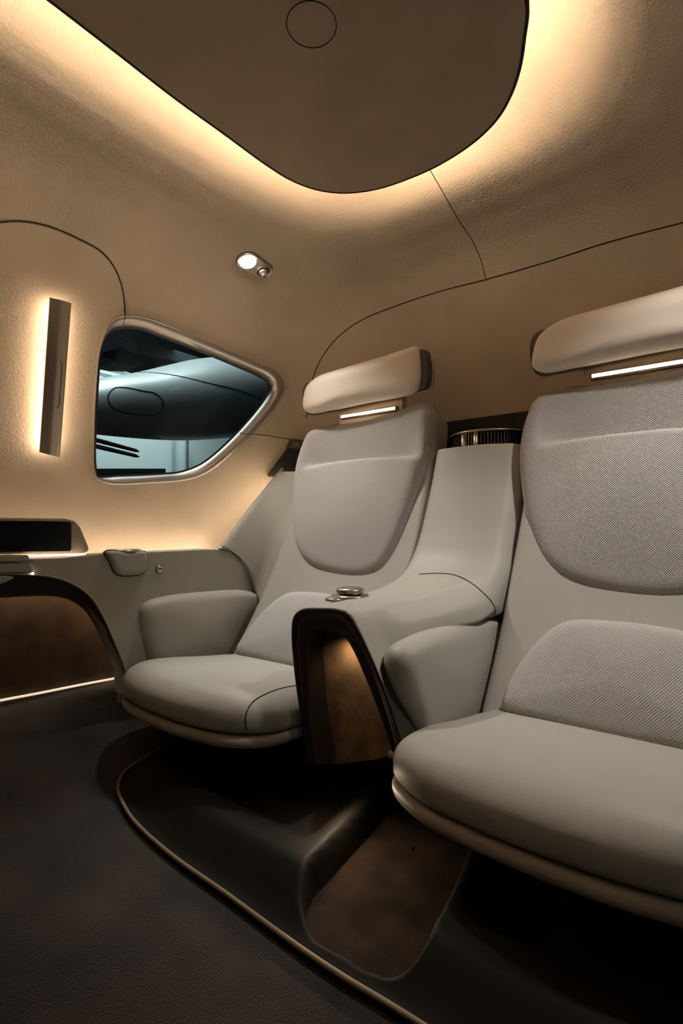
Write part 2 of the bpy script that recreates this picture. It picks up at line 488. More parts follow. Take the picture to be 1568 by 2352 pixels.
# ------------------------------------------------------------------ ceiling panel
ZP = 1.52
PANEL = [(110, 0), (250, 108), (400, 225), (520, 312), (610, 378), (670, 415), (730, 437), (790, 444), (860, 436), (930, 414), (1010, 378),
         (1090, 325), (1140, 275), (1172, 220), (1192, 160), (1203, 90), (1208, 0)]
pv = [P(a, b, z=ZP) for a, b in PANEL]
xl = pv[0][0]; xr = pv[-1][0]
pv = [np.array([xl, -0.5, ZP]), np.array([xl, 0.0, ZP])] + pv + [np.array([xr, 0.5, ZP]), np.array([xr, 0, ZP]), np.array([xr, -0.5, ZP]), np.array([XC, -0.56, ZP])]
po = catmull(pv, 300, True)[:, :2]
proot = empty('ceiling_panel', (XC, .4, ZP), 'dark brown suede ceiling panel with a round cover, ringed by light', 'ceiling panel')
pc = np.array([XC, .45])
def inset(pts, d):
    c = pts.mean(0); rl = pts - c
    t = np.roll(pts, -1, 0) - np.roll(pts, 1, 0); t /= np.linalg.norm(t, axis=1)[:, None]
    n_ = np.stack([-t[:, 1], t[:, 0]], 1); s = np.sign((n_ * -rl).sum(1)); return pts + n_ * s[:, None] * d
def ring3(pts, z): return np.array([(a, b, z) for a, b in pts])
rings = [ring3(inset(po, .05), ZP + .018), ring3(inset(po, .012), ZP + .018), ring3(inset(po, .006), ZP + .0185), ring3(po, ZP + .018), ring3(po, ZP + .003), ring3(inset(po, .003), ZP), ring3(inset(po, .02), ZP)]
i0 = inset(po, .02)
for s in (.75, .5, .25, .02): rings.append(ring3(pc + (i0 - pc) * s, ZP))
V, Fc = loft(rings, True, False)
mesh_obj('panel_board', V, Fc, M['panel'], proot, angle=40)
lip = [ring3(inset(po, .002), ZP + .018), ring3(inset(po, -.004), ZP + .015), ring3(inset(po, -.004), ZP + .001), ring3(inset(po, .002), ZP - .001)]
V, Fc = loft(lip, True, False); mesh_obj('edge_trim', V, Fc, M['seam'], proot)
cc = P(715, 58, z=ZP); rr_ = 57 / F * np.dot(cc - CAM, FWD)
tube('round_cover_seam', [cc + np.array([math.cos(t) * rr_, math.sin(t) * rr_, -.0003]) for t in np.linspace(0, 2 * math.pi, 64, endpoint=False)], .0009, M['seam'], proot, 6, True)
li = inset(po, .021)
V, Fc = loft([ring3(inset(li, .006), ZP + .022), ring3(li, ZP + .022), ring3(li, ZP + .034), ring3(inset(li, .006), ZP + .034), ring3(inset(li, .006), ZP + .022)], True, False)
mesh_obj('cove_light', V, Fc, LED['cove'], proot)

# ------------------------------------------------------------------ sconce on the left wall
a0, n0 = S(139, 690); a1, n1 = S(114, 1044)
ax = unit(a0 - a1); nn = unit(n0 + n1 + np.array([0, 0, 0])); side = unit(np.cross(ax, nn)); nn = unit(np.cross(side, ax))
if np.dot(side, RIGHT) < 0: side = -side
amid, _ = S(126, 867)
sroot = empty('wall_sconce', tuple(amid), 'long bronze metal wall sconce glowing behind, left of the window', 'wall lamp')
off = .030
b0, b1 = CAM + (a0 - CAM) * .978, CAM + (a1 - CAM) * .978
hw = .0295
prof2 = [(-hw, .000), (-hw, .004), (-hw * .55, .011), (-hw * .28, .015), (-.002, .0155), (.004, .013), (hw * .5, .012), (hw * .9, .006), (hw, .001), (hw, -.003), (hw * .9, -.006), (-hw * .9, -.006)]
rings = []
for t in np.linspace(0, 1, 12):
    c = b1 + (b0 - b1) * t
    sk = 0.008 * (0 if 0 < t < 1 else 1)
    rings.append([c + side * u_ + nn * v_ + ax * (.006 * (u_ / hw) * (1 if t == 0 else 0) * -1) for u_, v_ in prof2])
V, Fc = loft(rings); mesh_obj('body', V, Fc, M['sconce'], sroot, angle=50)
cap2 = []
for t in np.linspace(0, 1, 40, endpoint=False):
    a_ = 2 * math.pi * t; L_, R_ = .058, .0075
    u_ = R_ * math.cos(a_); v_ = R_ * math.sin(a_) + (L_ if math.sin(a_) > 0 else -L_)
    cap2.append(b1 + (b0 - b1) * .47 + side * (u_ + .004) + ax * v_ + nn * .0125)
o_ = plate('slot', cap2, nn, .004, M['metal'], .0008, 2, sroot)
tube('slot_outline', [p + nn * .0002 for p in cap2], .0008, M['seam'], sroot, 6, True)
for s_ in (-1, 1):
    q0, q1 = b0 - nn * .017 + side * s_ * .015 - ax * .012, b1 - nn * .017 + side * s_ * .015 + ax * .012
    tube('light_strip', [q0, q1], .0035, LED['sconce'], sroot, 8)
mesh_obj('mount', *loft([[b1 + (b0 - b1) * t + side * u_ + nn * v_ for u_, v_ in ((-.009, -.004), (.009, -.004), (.009, -.04), (-.009, -.04))] for t in (.1, .9)]), M['sconce'], sroot, smooth=False)

# ------------------------------------------------------------------ reading light
def read_light(mirror, label):
    p, n_ = S(583, 606); pL, _ = S(568, 597); pN, _ = S(603, 618)
    def mz(q):
        q = np.array(q, float).copy()
        if mirror: q[0] = 2 * XC - q[0]
        return q
    nm = n_.copy()
    if mirror: nm[0] = -nm[0]
    p, pL, pN = mz(p), mz(pL), mz(pN)
    U = unit(pN - pL); W = np.cross(nm, U)
    pL = pL + nm * .007; pN = pN + nm * .007
    root = empty('reading_light', tuple(p), label, 'reading light', 'reading lights set in the headliner')
    half = np.linalg.norm(pN - pL) / 2; R = .034
    c = (pL + pN) / 2
    def cap(Rr, h, rN=None):
        rN = rN or Rr * .86; out = []
        for a_ in np.linspace(0, 2 * math.pi, 64, endpoint=False):
            if math.cos(a_) > 0: out.append(c + U * (half + rN * math.cos(a_)) + W * rN * math.sin(a_) + nm * h)
            else: out.append(c + U * (-half + Rr * math.cos(a_)) + W * Rr * math.sin(a_) + nm * h)
        return out
    V, Fc = loft([cap(R + .003, -.014), cap(R + .003, .002), cap(R + .001, .004), cap(R - .001, .003), cap(R - .003, .002), cap(R * .5, .002), ], True, True)
    mesh_obj('bezel', V, Fc, M['frame'], root)
    tube('bezel_edge', cap(R + .0035, -.0035), .0010, M['seam'], root, 6, True)
    def disc(cc, R0, spec, material, name):
        V, Fc = loft([[cc + (U * math.cos(a_) + W * math.sin(a_)) * r_ + nm * h for a_ in np.linspace(0, 2 * math.pi, 40, endpoint=False)] for r_, h in spec])
        return mesh_obj(name, V, Fc, material, root)
    disc(pL, .027, [(.0268, .002), (.0265, .0045), (.020, .0055), (.004, .006)], LED['read'], 'lens')
    disc(pN, .02, [(.024, .002), (.024, .005), (.021, .006), (.0195, .004), (.0195, .003)], M['metal'], 'nozzle_ring')
    disc(pN, .02, [(.0196, .003), (.0196, .0062), (.016, .0066)], M['gasket'], 'nozzle_gap')
    disc(pN, .02, [(.0165, .004), (.016, .009), (.013, .014), (.009, .017), (.009, .023), (.007, .0245), (.0035, .024)], M['frame'], 'nozzle')
    disc(pN, .02, [(.0034, .0242), (.0030, .0247)], M['gasket'], 'nozzle_hole')
    return pL + nm * .014, root
pl, _ = read_light(False, 'oval metal reading light with lit white lens and air nozzle above the window')
spot('reading_spot_left', tuple(pl), (-1.0, 1.22, 0.38), READ_POWER, (1.0, 0.95, 0.90), 84, 1.0, .03)
pr, _ = read_light(True, 'oval metal reading light on the right side of the headliner, above the right seat')
spot('reading_spot_right', tuple(pr), (-0.262, 1.22, 0.38), READ_POWER, (1.0, 0.95, 0.90), 84, 1.0, .03)

# ------------------------------------------------------------------ seats
SXL, SXR = -1.05, -0.212
def build_seat(cx, label):
    root = empty('cabin_seat', (cx, 1.05, 0.0), label, 'seat', 'grey cabin seats along the back wall')
    X = np.array([1.0, 0, 0])
    # back pad plane
    B0 = np.array([cx, 1.40, 0.43]); B1 = np.array([cx, 1.545, 1.0])
    Vd = unit(B1 - B0); Nn = unit(np.cross(X, Vd));
    if Nn[1] > 0: Nn = -Nn
    # outline traced on the left seat
    B0L = np.array([SXL, 1.40, 0.43])
    PAD = [(752, 984), (850, 962), (960, 936), (990, 929), (1001, 942), (998, 985), (985, 1075), (965, 1150), (942, 1215), (912, 1285), (885, 1322), (840, 1336),
           (780, 1330), (722, 1308), (696, 1275), (687, 1220), (687, 1150), (693, 1085), (708, 1030), (724, 998)]
    ol = []
    for a, b in catmull(PAD, 120, True):
        q = PP(a, b, B0L, Nn) - B0L; ol.append((q @ X, q @ Vd))
    ol = np.array(ol)
    # seam height on pad
    qs = PP(840, 1058, B0L, Nn) - B0L; vs = qs @ Vd
    def warp(v):
        q = v - B0; h = q @ Nn; a = q @ X; b = q @ Vd
        # tuck above the crease
        if h > -.005:
            k = min(1, max(0, (h + .005) / .02)); kk = k; k = k * max(0, 1 - (abs(a) / .245) ** 5)
            bb = vs - .018 * (a / .23) ** 2 + .0
            d = b - bb
            if d > 0: v = v - Nn * k * (.050 * max(0, 1 - d / .20) ** 1.25)
            elif d > -.016: v = v - Nn * k * (.050 * (1 + d / .016) ** 2)
            v = v + Nn * kk * .014 * (abs(a) / .23) ** 2     # hugging sides
        return v
    pad = pillow('back_pad', ol, B0, X, Vd, Nn, M['fabric'], front=.040, back=.012, r=.045, crown=.012, parent=root, warp=warp, nseg=9, inner=36)
    # piping behind the pad
    big = ol.mean(0) + (ol - ol.mean(0)) * 1.006
    tube('piping', [B0 + X * a + Vd * b - Nn * .008 for a, b in big], .004, M['rim'], root, 8, True)
    # leather back shell
    def V3(rx, y, z): return np.array([cx + rx, y, z])
    G = []
    for z_, y_, hwid, dc in ((.14, 1.10, .274, .04), (.215, 1.155, .274, .05), (.35, 1.25, .274, .06), (.545, 1.365, .274, .055), (.70, 1.435, .270, .05), (.80, 1.478, .266, .045), (.93, 1.535, .252, .03), (.985, 1.565, .235, .02), (1.005, 1.59, .20, .01)):
        row = [V3(-hwid + .0, y_ + .10, z_ - .02), V3(-hwid - .004, y_ + .06, z_ - .01), V3(-hwid + .003, y_ + .005, z_), V3(-hwid + .03, y_ + .005, z_), V3(-hwid * .55, y_ + dc * .8, z_), V3(0, y_ + dc, z_), V3(hwid * .55, y_ + dc * .8, z_), V3(hwid - .03, y_ + .005, z_), V3(hwid - .006, y_ + .005, z_), V3(hwid - .004, y_ + .06, z_ - .01), V3(hwid - .008, y_ + .10, z_ - .02)]
        G.append(row)
    g_ = grid_interp(G, 60, 60)
    V, Fc = loft(list(g_), False, False)
    o = mesh_obj('back_shell', V, Fc, M['shell'], root)
    so = o.modifiers.new('thick', 'SOLIDIFY'); so.thickness = .012; so.offset = -1
    # lumbar pad
    L0 = np.array([cx, 1.125, .215]); L1 = np.array([cx, 1.27, .41]); Ld = unit(L1 - L0); Ln = unit(np.cross(X, Ld))
    if Ln[1] > 0: Ln = -Ln
    lo = [(-.215, -.01), (-.218, .03), (-.20, .10), (-.165, .17), (-.12, .215), (-.05, .228), (.05, .228), (.12, .215), (.165, .17), (.20, .10), (.218, .03), (.215, -.01), (.1, -.03), (-.1, -.03)]
    pillow('lumbar_pad', catmull(lo, 100, True), L0, X, Ld, Ln, M['fabric'], front=.035, back=.09, r=.04, crown=.02, parent=root, nseg=9, inner=14, rb=.02)
    # seat cushion
    co = [(-.24, 1.20), (-.27, 1.12), (-.288, 1.0), (-.305, .88), (-.285, .79), (-.21, .735), (-.1, .712), (0, .706), (.1, .712), (.195, .737), (.255, .79), (.272, .88), (.268, 1.0), (.26, 1.12), (.24, 1.20)]
    co = catmull(co, 120, True)
    def cw(v):
        v = v.copy(); k = (v[1] - .75) / .45
        if v[2] > .14: v[2] -= .045 * max(0, k) * (v[2] - .14) / .1
        return v
    cush = pillow('seat_cushion', co, np.array([cx, 0, .205]), X, np.array([0, 1.0, 0]), np.array([0, 0, 1.0]), M['leather'],
                  front=.050, back=.028, r=.085, crown=.012, parent=root, warp=cw, nseg=12, inner=14, rb=.012)
    cr = co.mean(0) + (co - co.mean(0)) * 1.005
    pillow('seat_rim', cr, np.array([cx, 0, .160]), X, np.array([0, 1.0, 0]), np.array([0, 0, 1.0]), M['rim'],
           front=.012, back=.014, r=.012, parent=root, nseg=6, rb=.012)
    # pedestal under the cushion
    pd = catmull([(-.16, .90), (.16, .90), (.19, 1.0), (.19, 1.2), (-.19, 1.2), (-.19, 1.0)], 60, True)
    V, Fc = loft([ring3(pd + np.array([cx, 0]), .155), ring3(pd * np.array([1, 1]) + np.array([cx, 0]), .10), ring3(pd * np.array([1.08, 1]) + np.array([cx, 0]), .03)])
    mesh_obj('pedestal', V, Fc, M['tray'], root)
    # headrest
    H0 = np.array([cx, 1.488, 1.09]); Hn = unit([0, -1, -.12]); Hv = unit(np.cross(Hn, X));
    if Hv[2] < 0: Hv = -Hv
    H0L = np.array([SXL, 1.488, 1.09])
    HP = [(709, 915), (716, 888), (738, 866), (772, 852), (860, 826), (950, 802), (966, 800), (973, 835), (973, 875), (966, 898), (945, 908), (850, 925), (760, 944), (722, 952), (710, 944)]
    hl = np.array([((PP(a, b, H0L, Hn) - H0L) @ X, (PP(a, b, H0L, Hn) - H0L) @ Hv) for a, b in catmull(HP, 100, True)])
    def hwp(v):
        a = v[0] - cx; v = v.copy(); v[1] -= .020 * (abs(a) / .23) ** 2.5; return v
    hd = pillow('headrest_cushion', hl, H0, X, Hv, Hn, M['head'], front=.050, back=.012, parent=root, warp=hwp, soft=3.2)
    hs = hl.copy(); c_ = hs.mean(0); hs = c_ + (hs - c_) * np.array([.97, .92])
    # speaker ends
    so_ = catmull([(-.248, -.076), (-.261, -.04), (-.261, .010), (-.247, .036), (-.2, .046), (0, .055), (.2, .060), (.25, .062), (.262, .03), (.259, -.03), (.245, -.056), (.2, -.058), (-.2, -.074)], 100, True)
    sp = pillow('speaker_shell', so_ + np.array([0, c_[1]*1.0 + .0]), H0 - Hn * .012, X, Hv, Hn, M['mesh'], front=.010, back=.03, r=.006, parent=root, warp=hwp, rb=.012)
    tube('speaker_edge', [hwp(H0 - Hn * .045 + X * a + Hv * (b + c_[1])) for a, b in c_*0 + so_], .0022, M['metal'], root, 6, True)
    # reading bar under headrest
    bar = empty_child('lamp_housing', root)
    y_ = 1.52
    def q(rx, dz, dy=0): return np.array([cx + rx, y_ + dy, 1.004 + dz])
    hp = [q(-.132, -.026), q(.132, -.026), q(.138, .022), q(.138, .06), q(-.138, .06), q(-.138, .022)]
    hb = plate('lamp_housing', hp, (0, -1, 0), .03, M['champagne'], .004, 3, root)
    bpy.data.objects.remove(bar)
    tube('lamp_groove', [q(-.118, .0, -.001), q(.118, .0, -.001)], .010, M['metal'], root, 12)
    tube('lamp_tube', [q(-.114, .001, -.008), q(.114, .001, -.008)], .0055, LED['head'], root, 12)
    return root, cush, pad

def empty_child(name, parent):
    o = bpy.data.objects.new(name, None); COL.objects.link(o); return o

seatL, cushL, padL = build_seat(SXL, 'grey seat beside the window, marked 2B, left of the console')
def dup(root, dx, label):
    r_ = root.copy(); COL.objects.link(r_); r_.location.x += dx; r_['label'] = label
    for ch in list(root.children):
        c = ch.copy(); COL.objects.link(c); c.parent = r_
    return r_
seatR = dup(seatL, SXR - SXL, 'grey seat nearest the open door, right of the console, cut by the frame')
# cushion front seams of the left seat
bc = bvh_of(cushL)
seam_on('cushion_seam', bc, [(705, 1573), (660, 1578), (615, 1592), (578, 1615), (564, 1645), (566, 1678)], M['seam'], .0014, 50, seatL)

# ------------------------------------------------------------------ left side ledge, arch and wing
XF = -1.42
sideroot = empty('side_console', (XF, .9, 0), 'olive grey leather side ledge under the window, with arched footwell and wing beside the seat', 'side console')
LED_FACE = [(-60, 1290), (0, 1290), (75, 1292), (74, 1284), (140, 1282), (200, 1276), (240, 1272), (330, 1268), (420, 1264), (480, 1261), (515, 1262), (545, 1282), (572, 1312), (588, 1356), (602, 1376),
            (598, 1388), (560, 1384), (460, 1388), (350, 1400), (338, 1420), (338, 1500), (330, 1600), (292, 1600), (290, 1540), (262, 1470), (235, 1410), (205, 1366), (165, 1338), (120, 1324), (60, 1318), (0, 1318), (-60, 1318)]
def dens(pts, n): return catmull(pts, n)
lf = [P(a, b, x=XF) for a, b in LED_FACE]
plate('ledge', lf, (1, 0, 0), .07, M['ledge'], .016, 5, sideroot)
# undercut behind the pad
pts = [P(a, b, x=XF - .035) for a, b in [(300, 1395), (330, 1350), (600, 1345), (600, 1620), (290, 1620)]]
plate('recess_panel', pts, (1, 0, 0), .05, M['ledge'], .0, 2, sideroot)
# dark arch reveal
A1 = catmull([(-80, 1318), (0, 1318), (60, 1319), (120, 1325), (165, 1340), (205, 1368), (235, 1412), (262, 1472), (288, 1540), (300, 1600)], 60)
A2 = catmull([(-80, 1376), (0, 1373), (60, 1370), (110, 1369), (150, 1375), (185, 1394), (215, 1432), (243, 1490), (268, 1545), (285, 1600)], 60)
r1 = [P(a, b, x=XF + .004) for a, b in A1]; r1b = [P(a, b, x=XF - .03) for a, b in A1 * .6 + A2 * .4]; r2 = [P(a, b, x=-1.52) for a, b in A2 * .9 + A1 * .1]; r3 = [P(a, b, x=-1.585) for a, b in A2]
V, Fc = loft([np.array(r1), np.array(r1b), np.array(r2), np.array(r3)], False, False)
tube('footwell_light', [P(a, b - 14, x=-1.622) for a, b in A2[4:44]], .003, LED['foot'], sideroot, 6)
mesh_obj('arch_lining', V, Fc, M['darkframe'], sideroot)
A0 = [P(a, b, x=XF + .004) for a, b in A1]
tube('arch_edge', A0, .0028, M['rim'], sideroot, 8)
# carpeted footwell wall, with lit strip along its foot
cw_ = [(-1.655, y, z) for y, z in ((-.4, .0), (1.3, .0), (1.3, .45), (-.4, .45))]
o = plate('footwell_carpet', cw_, (1, 0, 0), .02, M['wallcarpet'], 0, 1, sideroot)
fl = [P(a, b, x=-1.648) for a, b in [(-70, 1623), (0, 1609), (90, 1592), (180, 1574), (275, 1556), (300, 1551)]]
tube('floor_light_strip', catmull(fl, 40), .0035, LED['floor'], sideroot, 8)

# wing rising beside the seat
G = [[P(503, 1257, x=-1.475), P(560, 1180, x=-1.475), P(610, 1118, x=-1.475), P(648, 1072, x=-1.475)],
     [P(510, 1256, x=-1.445), P(568, 1178, x=-1.445), P(618, 1112, x=-1.445), P(645, 1084, x=-1.445)],
     [P(542, 1278, x=-1.425), P(590, 1195, x=-1.42), P(635, 1120, x=-1.415), P(655, 1083, x=-1.41)],
     [P(575, 1318, x=-1.405), P(615, 1218, x=-1.39), P(658, 1128, x=-1.375), P(678, 1083, x=-1.37)],
     [P(590, 1372, x=-1.39), P(632, 1240, x=-1.36), P(675, 1140, x=-1.345), P(695, 1083, x=-1.34)],
     [P(600, 1385, x=-1.35), P(648, 1250, x=-1.33), P(690, 1150, x=-1.315), P(712, 1083, x=-1.31)]]
G.append([q + np.array([.05, .07, 0]) for q in G[-1]])
g_ = grid_interp(G, 40, 40)
V, Fc = loft(list(g_), False, False)
o = mesh_obj('wing', V, Fc, M['ledge'], sideroot)
s_ = o.modifiers.new('thick', 'SOLIDIFY'); s_.thickness = .02; s_.offset = 1
bw = bvh_of(o)
led_face_bvh = BVHTree.FromPolygons([Vector((XF, -1, 0)), Vector((XF, 2, 0)), Vector((XF, 2, 1)), Vector((XF, -1, 1))], [(0, 1, 2, 3)])
seam_on('wing_seam', led_face_bvh, [(502, 1260), (530, 1268), (556, 1290), (576, 1322), (586, 1358)], M['seam'], .0018, 40, sideroot, lift=.001)
# light strip hidden behind ledge and wing
def shift(p, d): q = np.array(p, float); q[0] += d[0]; q[2] += d[1]; return q
lp = [shift(P(a, b, x=-1.635), (0, -.020)) for a, b in [(-60, 1290), (100, 1284), (215, 1276), (330, 1268), (440, 1263), (488, 1256)]]
tube('ledge_light', catmull(lp, 50), .004, LED['ledge'], sideroot, 8)
lp = [P(a, b, x=-1.52) for a, b in [(524, 1262), (572, 1192), (615, 1134), (634, 1110)]]
tube('wing_light', catmull(lp, 30), .004, LED['ledge'], sideroot, 8)

# side pad (bolster) in the ledge and its like in the centre console
def bolster(pxl, xx, parent, tilt=0.0):
    O = np.array([xx, 1.0, .35]); Nn = unit([1, tilt, 0]); U = unit(np.cross([0, 0, 1.0], Nn)); W = np.array([0, 0, 1.0])
    ol = []
    for a, b in catmull(pxl, 100, True):
        q = PP(a, b, O, Nn) - O; ol.append((q @ U, q @ W))
    return pillow('arm_pad', ol, O, U, W, Nn, M['leather'], front=.030, back=.04, r=.035, crown=.012, parent=parent, nseg=9, inner=12)
bolster([(318, 1400), (332, 1382), (380, 1368), (460, 1359), (550, 1355), (590, 1364), (602, 1378), (588, 1420), (552, 1500), (540, 1530), (440, 1540), (345, 1530), (328, 1480), (317, 1430)], XF - .004, sideroot)

# cup holder, socket
def facepx(lst, x=XF + .006): return [P(a, b, x=x) for a, b in lst]
cup = [(240, 1268), (290, 1267), (333, 1268), (336, 1280), (335, 1305), (326, 1317), (300, 1322), (272, 1321), (260, 1312), (251, 1290)]
O = P(292, 1292, x=XF)
ol = [((P(a, b, x=XF) - O)[1], (P(a, b, x=XF) - O)[2]) for a, b in catmull(cup, 80, True)]
cuproot = empty('cup_holder', tuple(O), 'grey leather cup holder with metal rim in the side ledge', 'cup holder')
pillow('bucket', ol, O, np.array([0, 1.0, 0]), np.array([0, 0, 1.0]), np.array([1.0, 0, 0]), M['ledge'], front=.014, back=.02, r=.014, parent=cuproot)
tube('outline_seam', [O + np.array([.001, a * 1.02, b * 1.02]) for a, b in ol], .0016, M['seam'], cuproot, 6, True)
cc_ = P(284, 1267, x=XF - .03)
tube('metal_rim', [cc_ + np.array([.040 * math.cos(t), .046 * math.sin(t), 0.003]) for t in np.linspace(0, 2 * math.pi, 48, endpoint=False)], .004, M['metal'], cuproot, 8, True)
V, Fc = loft([[cc_ + np.array([r_ * .87 * math.cos(t), r_ * math.sin(t), h]) for t in np.linspace(0, 2 * math.pi, 40, endpoint=False)] for r_, h in ((.046, -.02), (.046, .001), (.02, .002))])
mesh_obj('lid', V, Fc, M['metal'], cuproot)
sk = P(366, 1307, x=XF)
skroot = empty('socket', tuple(sk), 'small round metal socket with black slot in the side ledge', 'socket')
def xdisc(c, spec, material, name, parent, seg=32, sq=1.0):
    V, Fc = loft([[c + np.array([h, r_ * math.cos(t), r_ * sq * math.sin(t)]) for t in np.linspace(0, 2 * math.pi, seg, endpoint=False)] for r_, h in spec])
    return mesh_obj(name, V, Fc, material, parent)
xdisc(sk, [(.0125, -.004), (.0125, .0025), (.0105, .0035), (.002, .0035)], M['champagne'], 'plate', skroot)
tube('rim', [sk + np.array([.001, .0128 * math.cos(t), .0128 * math.sin(t)]) for t in np.linspace(0, 2 * math.pi, 32, endpoint=False)], .0012, M['seam'], skroot, 6, True)
plate('slot', [sk + np.array([.0042, a, b]) for a, b in ((-.006, -.0016), (.006, -.0016), (.006, .0022), (-.006, .0022))], (1, 0, 0), .002, M['gasket'], 0, 1, skroot)

# ------------------------------------------------------------------ screen on the ledge
XS = -1.47
scr = empty('display_screen', tuple(P(80, 1268, x=XS)), 'black display screen in a beige bezel standing on the side ledge', 'screen')
sb = [(-90, 1185), (0, 1189), (150, 1191), (172, 1196), (186, 1212), (205, 1258), (204, 1266), (195, 1270), (0, 1273), (-90, 1274)]
plate('bezel', [P(a, b, x=XS) for a, b in sb], (1, 0, 0), .035, M['bezel'], .005, 4, scr)
plate('screen_glass', [P(a, b, x=XS + .0015) for a, b in [(-85, 1192), (0, 1196), (160, 1198), (164, 1202), (164, 1262), (160, 1266), (0, 1268), (-85, 1269)]], (1, 0, 0), .004, M['screen'], .0008, 2, scr)
tube('under_light', [P(66, 1276.5, x=XS + .012), P(196, 1273.5, x=XS + .012)], .0018, LED['under'], scr, 8)
# ledge drawer below the screen
dr = empty('ledge_tray', tuple(P(30, 1300, x=XF)), 'pale leather fold-out tray edge below the screen', 'tray')
plate('upper_band', [P(a, b, x=XF + .02) for a, b in [(-90, 1275), (66, 1275), (70, 1290), (-90, 1292)]], (1, 0, 0), .05, M['ledge'], .004, 3, dr)
plate('lower_band', [P(a, b, x=XF + .016) for a, b in [(-90, 1294), (70, 1292), (76, 1312), (74, 1316), (-90, 1316)]], (1, 0, 0), .04, M['ledge'], .003, 3, dr)
tb = catmull([(-90, 1330), (-40, 1326), (10, 1324), (34, 1326), (20, 1334), (0, 1342), (-90, 1356)], 60, True)
tbo = [P(a, b, x=XF + .06) for a, b in tb]
tl = plate('table_leaf', tbo, (1, 0, 0), .03, M['ledge'], .006, 3)
tag(tl, 'tip of a pale folding table leaf at the left edge under the tray', 'table leaf')
xdisc(P(74, 1317, x=XF + .008), [(.003, 0), (.003, .003), (.001, .0045)], LED['under'], 'pin_light', dr, 12)

# seat tag and dark recess beside the seat
def shell_patch(name, pxs, lift, material, parent=None, th=.003):
    pts = []; 
    for a, b in pxs:
        p, n_ = S(a, b); pts.append(p + n_ * lift)
    o = plate(name, pts, n_, th, material, .0006, 2, parent)
    return o
rp_ = []
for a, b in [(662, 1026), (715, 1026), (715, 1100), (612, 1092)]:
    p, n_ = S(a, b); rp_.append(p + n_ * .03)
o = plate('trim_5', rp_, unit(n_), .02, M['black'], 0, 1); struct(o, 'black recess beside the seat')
tg = empty('seat_tag', tuple(S(676, 1020)[0]), 'small bronze seat number tag reading 2B beside the left seat', 'seat number tag')
tp = []
pT, nT = S(678, 1021)
pT = CAM + (pT - CAM) * .955
nT = unit(nT * .5 - ray(678, 1021) * .5)
for a, b in [(665, 1009), (704, 1013), (703, 1034), (656, 1028)]: tp.append(PP(a, b, pT, nT))
plate('tag_plate', tp, nT, .012, mat('tag_bronze', (.14, .11, .08), .4, .6), .0012, 2, tg)
fc = bpy.data.curves.new('tag_text', 'FONT'); fc.body = '2B'; fc.size = .026; fc.extrude = .0008; fc.align_x = 'CENTER'; fc.align_y = 'CENTER'
fo = bpy.data.objects.new('tag_text', fc); fc.materials.append(mat('tag_letter', (.5, .42, .33), .35, .8))
COL.objects.link(fo); fo.parent = tg
ux = unit(PP(694, 1024, pT, nT) - PP(666, 1021, pT, nT)); uy = np.cross(nT, ux)
mm = Matrix.Identity(4); c_ = PP(677, 1021.5, pT, nT) + nT * .001 - np.array(tg.location)
for i in range(3): mm[i][0] = ux[i]; mm[i][1] = uy[i]; mm[i][2] = nT[i]; mm[i][3] = c_[i]
fo.matrix_local = mm
bpy.context.view_layer.update()
tme = bpy.data.meshes.new_from_object(fo.evaluated_get(bpy.context.evaluated_depsgraph_get()))
to = bpy.data.objects.new('lettering', tme); COL.objects.link(to); to.parent = tg; to.matrix_local = mm
bpy.data.objects.remove(fo)

# ------------------------------------------------------------------ black band behind seats
bb = []
V = []; Fc = []
xs = np.linspace(-1.36, .45, 40)
for x in xs:
    zt = 1.0 - .0
    V += [(x, 1.735, .20), (x, 1.735, .985), (x, 1.80, .985), (x, 1.80, .20)]
for i in range(39):
    for k in range(4): Fc.append((i * 4 + k, i * 4 + (k + 1) % 4, (i + 1) * 4 + (k + 1) % 4, (i + 1) * 4 + k))
Fc += [(0, 1, 2, 3), (39 * 4, 39 * 4 + 1, 39 * 4 + 2, 39 * 4 + 3)]
struct(mesh_obj('trim_6', V, Fc, M['black'], smooth=False), 'black band along the foot of the back wall')

# ------------------------------------------------------------------ centre console
con = empty('centre_console', (XC, 1.0, 0), 'grey leather centre console between the seats, with arched open front', 'console')
# armrest bending up into the column: rows = stations along the path, columns = across x (left to right)
def halves(pts, k):
    d = catmull(pts, 700); i = int(np.argmin(np.linalg.norm(d - pts[k], axis=1)))
    return np.concatenate([catmull(d[:i + 1:4], 40)[:-1], catmull(d[i::4], 31)])
def mixrows(y, z, xl, xr, side, r=.03):
    """arm station: flat top from xl to xr, then a side running through the given points and curling under"""
    left = [(xl, z - .10), (xl, z - .06), (xl, z - .035), (xl + .006, z - .014), (xl + .018, z - .003), (xl + .035, z)]
    w_ = xr - xl
    top = [(xl + w_ * .45, z + .003), (xl + w_ * .72, z + .001), (xr - .012, z - .004)]
    sd = [P(a, b, y=y) for a, b in side]; sd = [(q[0], q[2]) for q in sd]
    e = sd[-1]
    sd = sd + [(e[0] - .012, e[1] - .006), (e[0] - .035, e[1] - .004)]
    allp = np.array(left + top + sd)
    return np.array([(a, y, b) for a, b in halves(np.array(left + top + sd), len(left + top) - 1)])
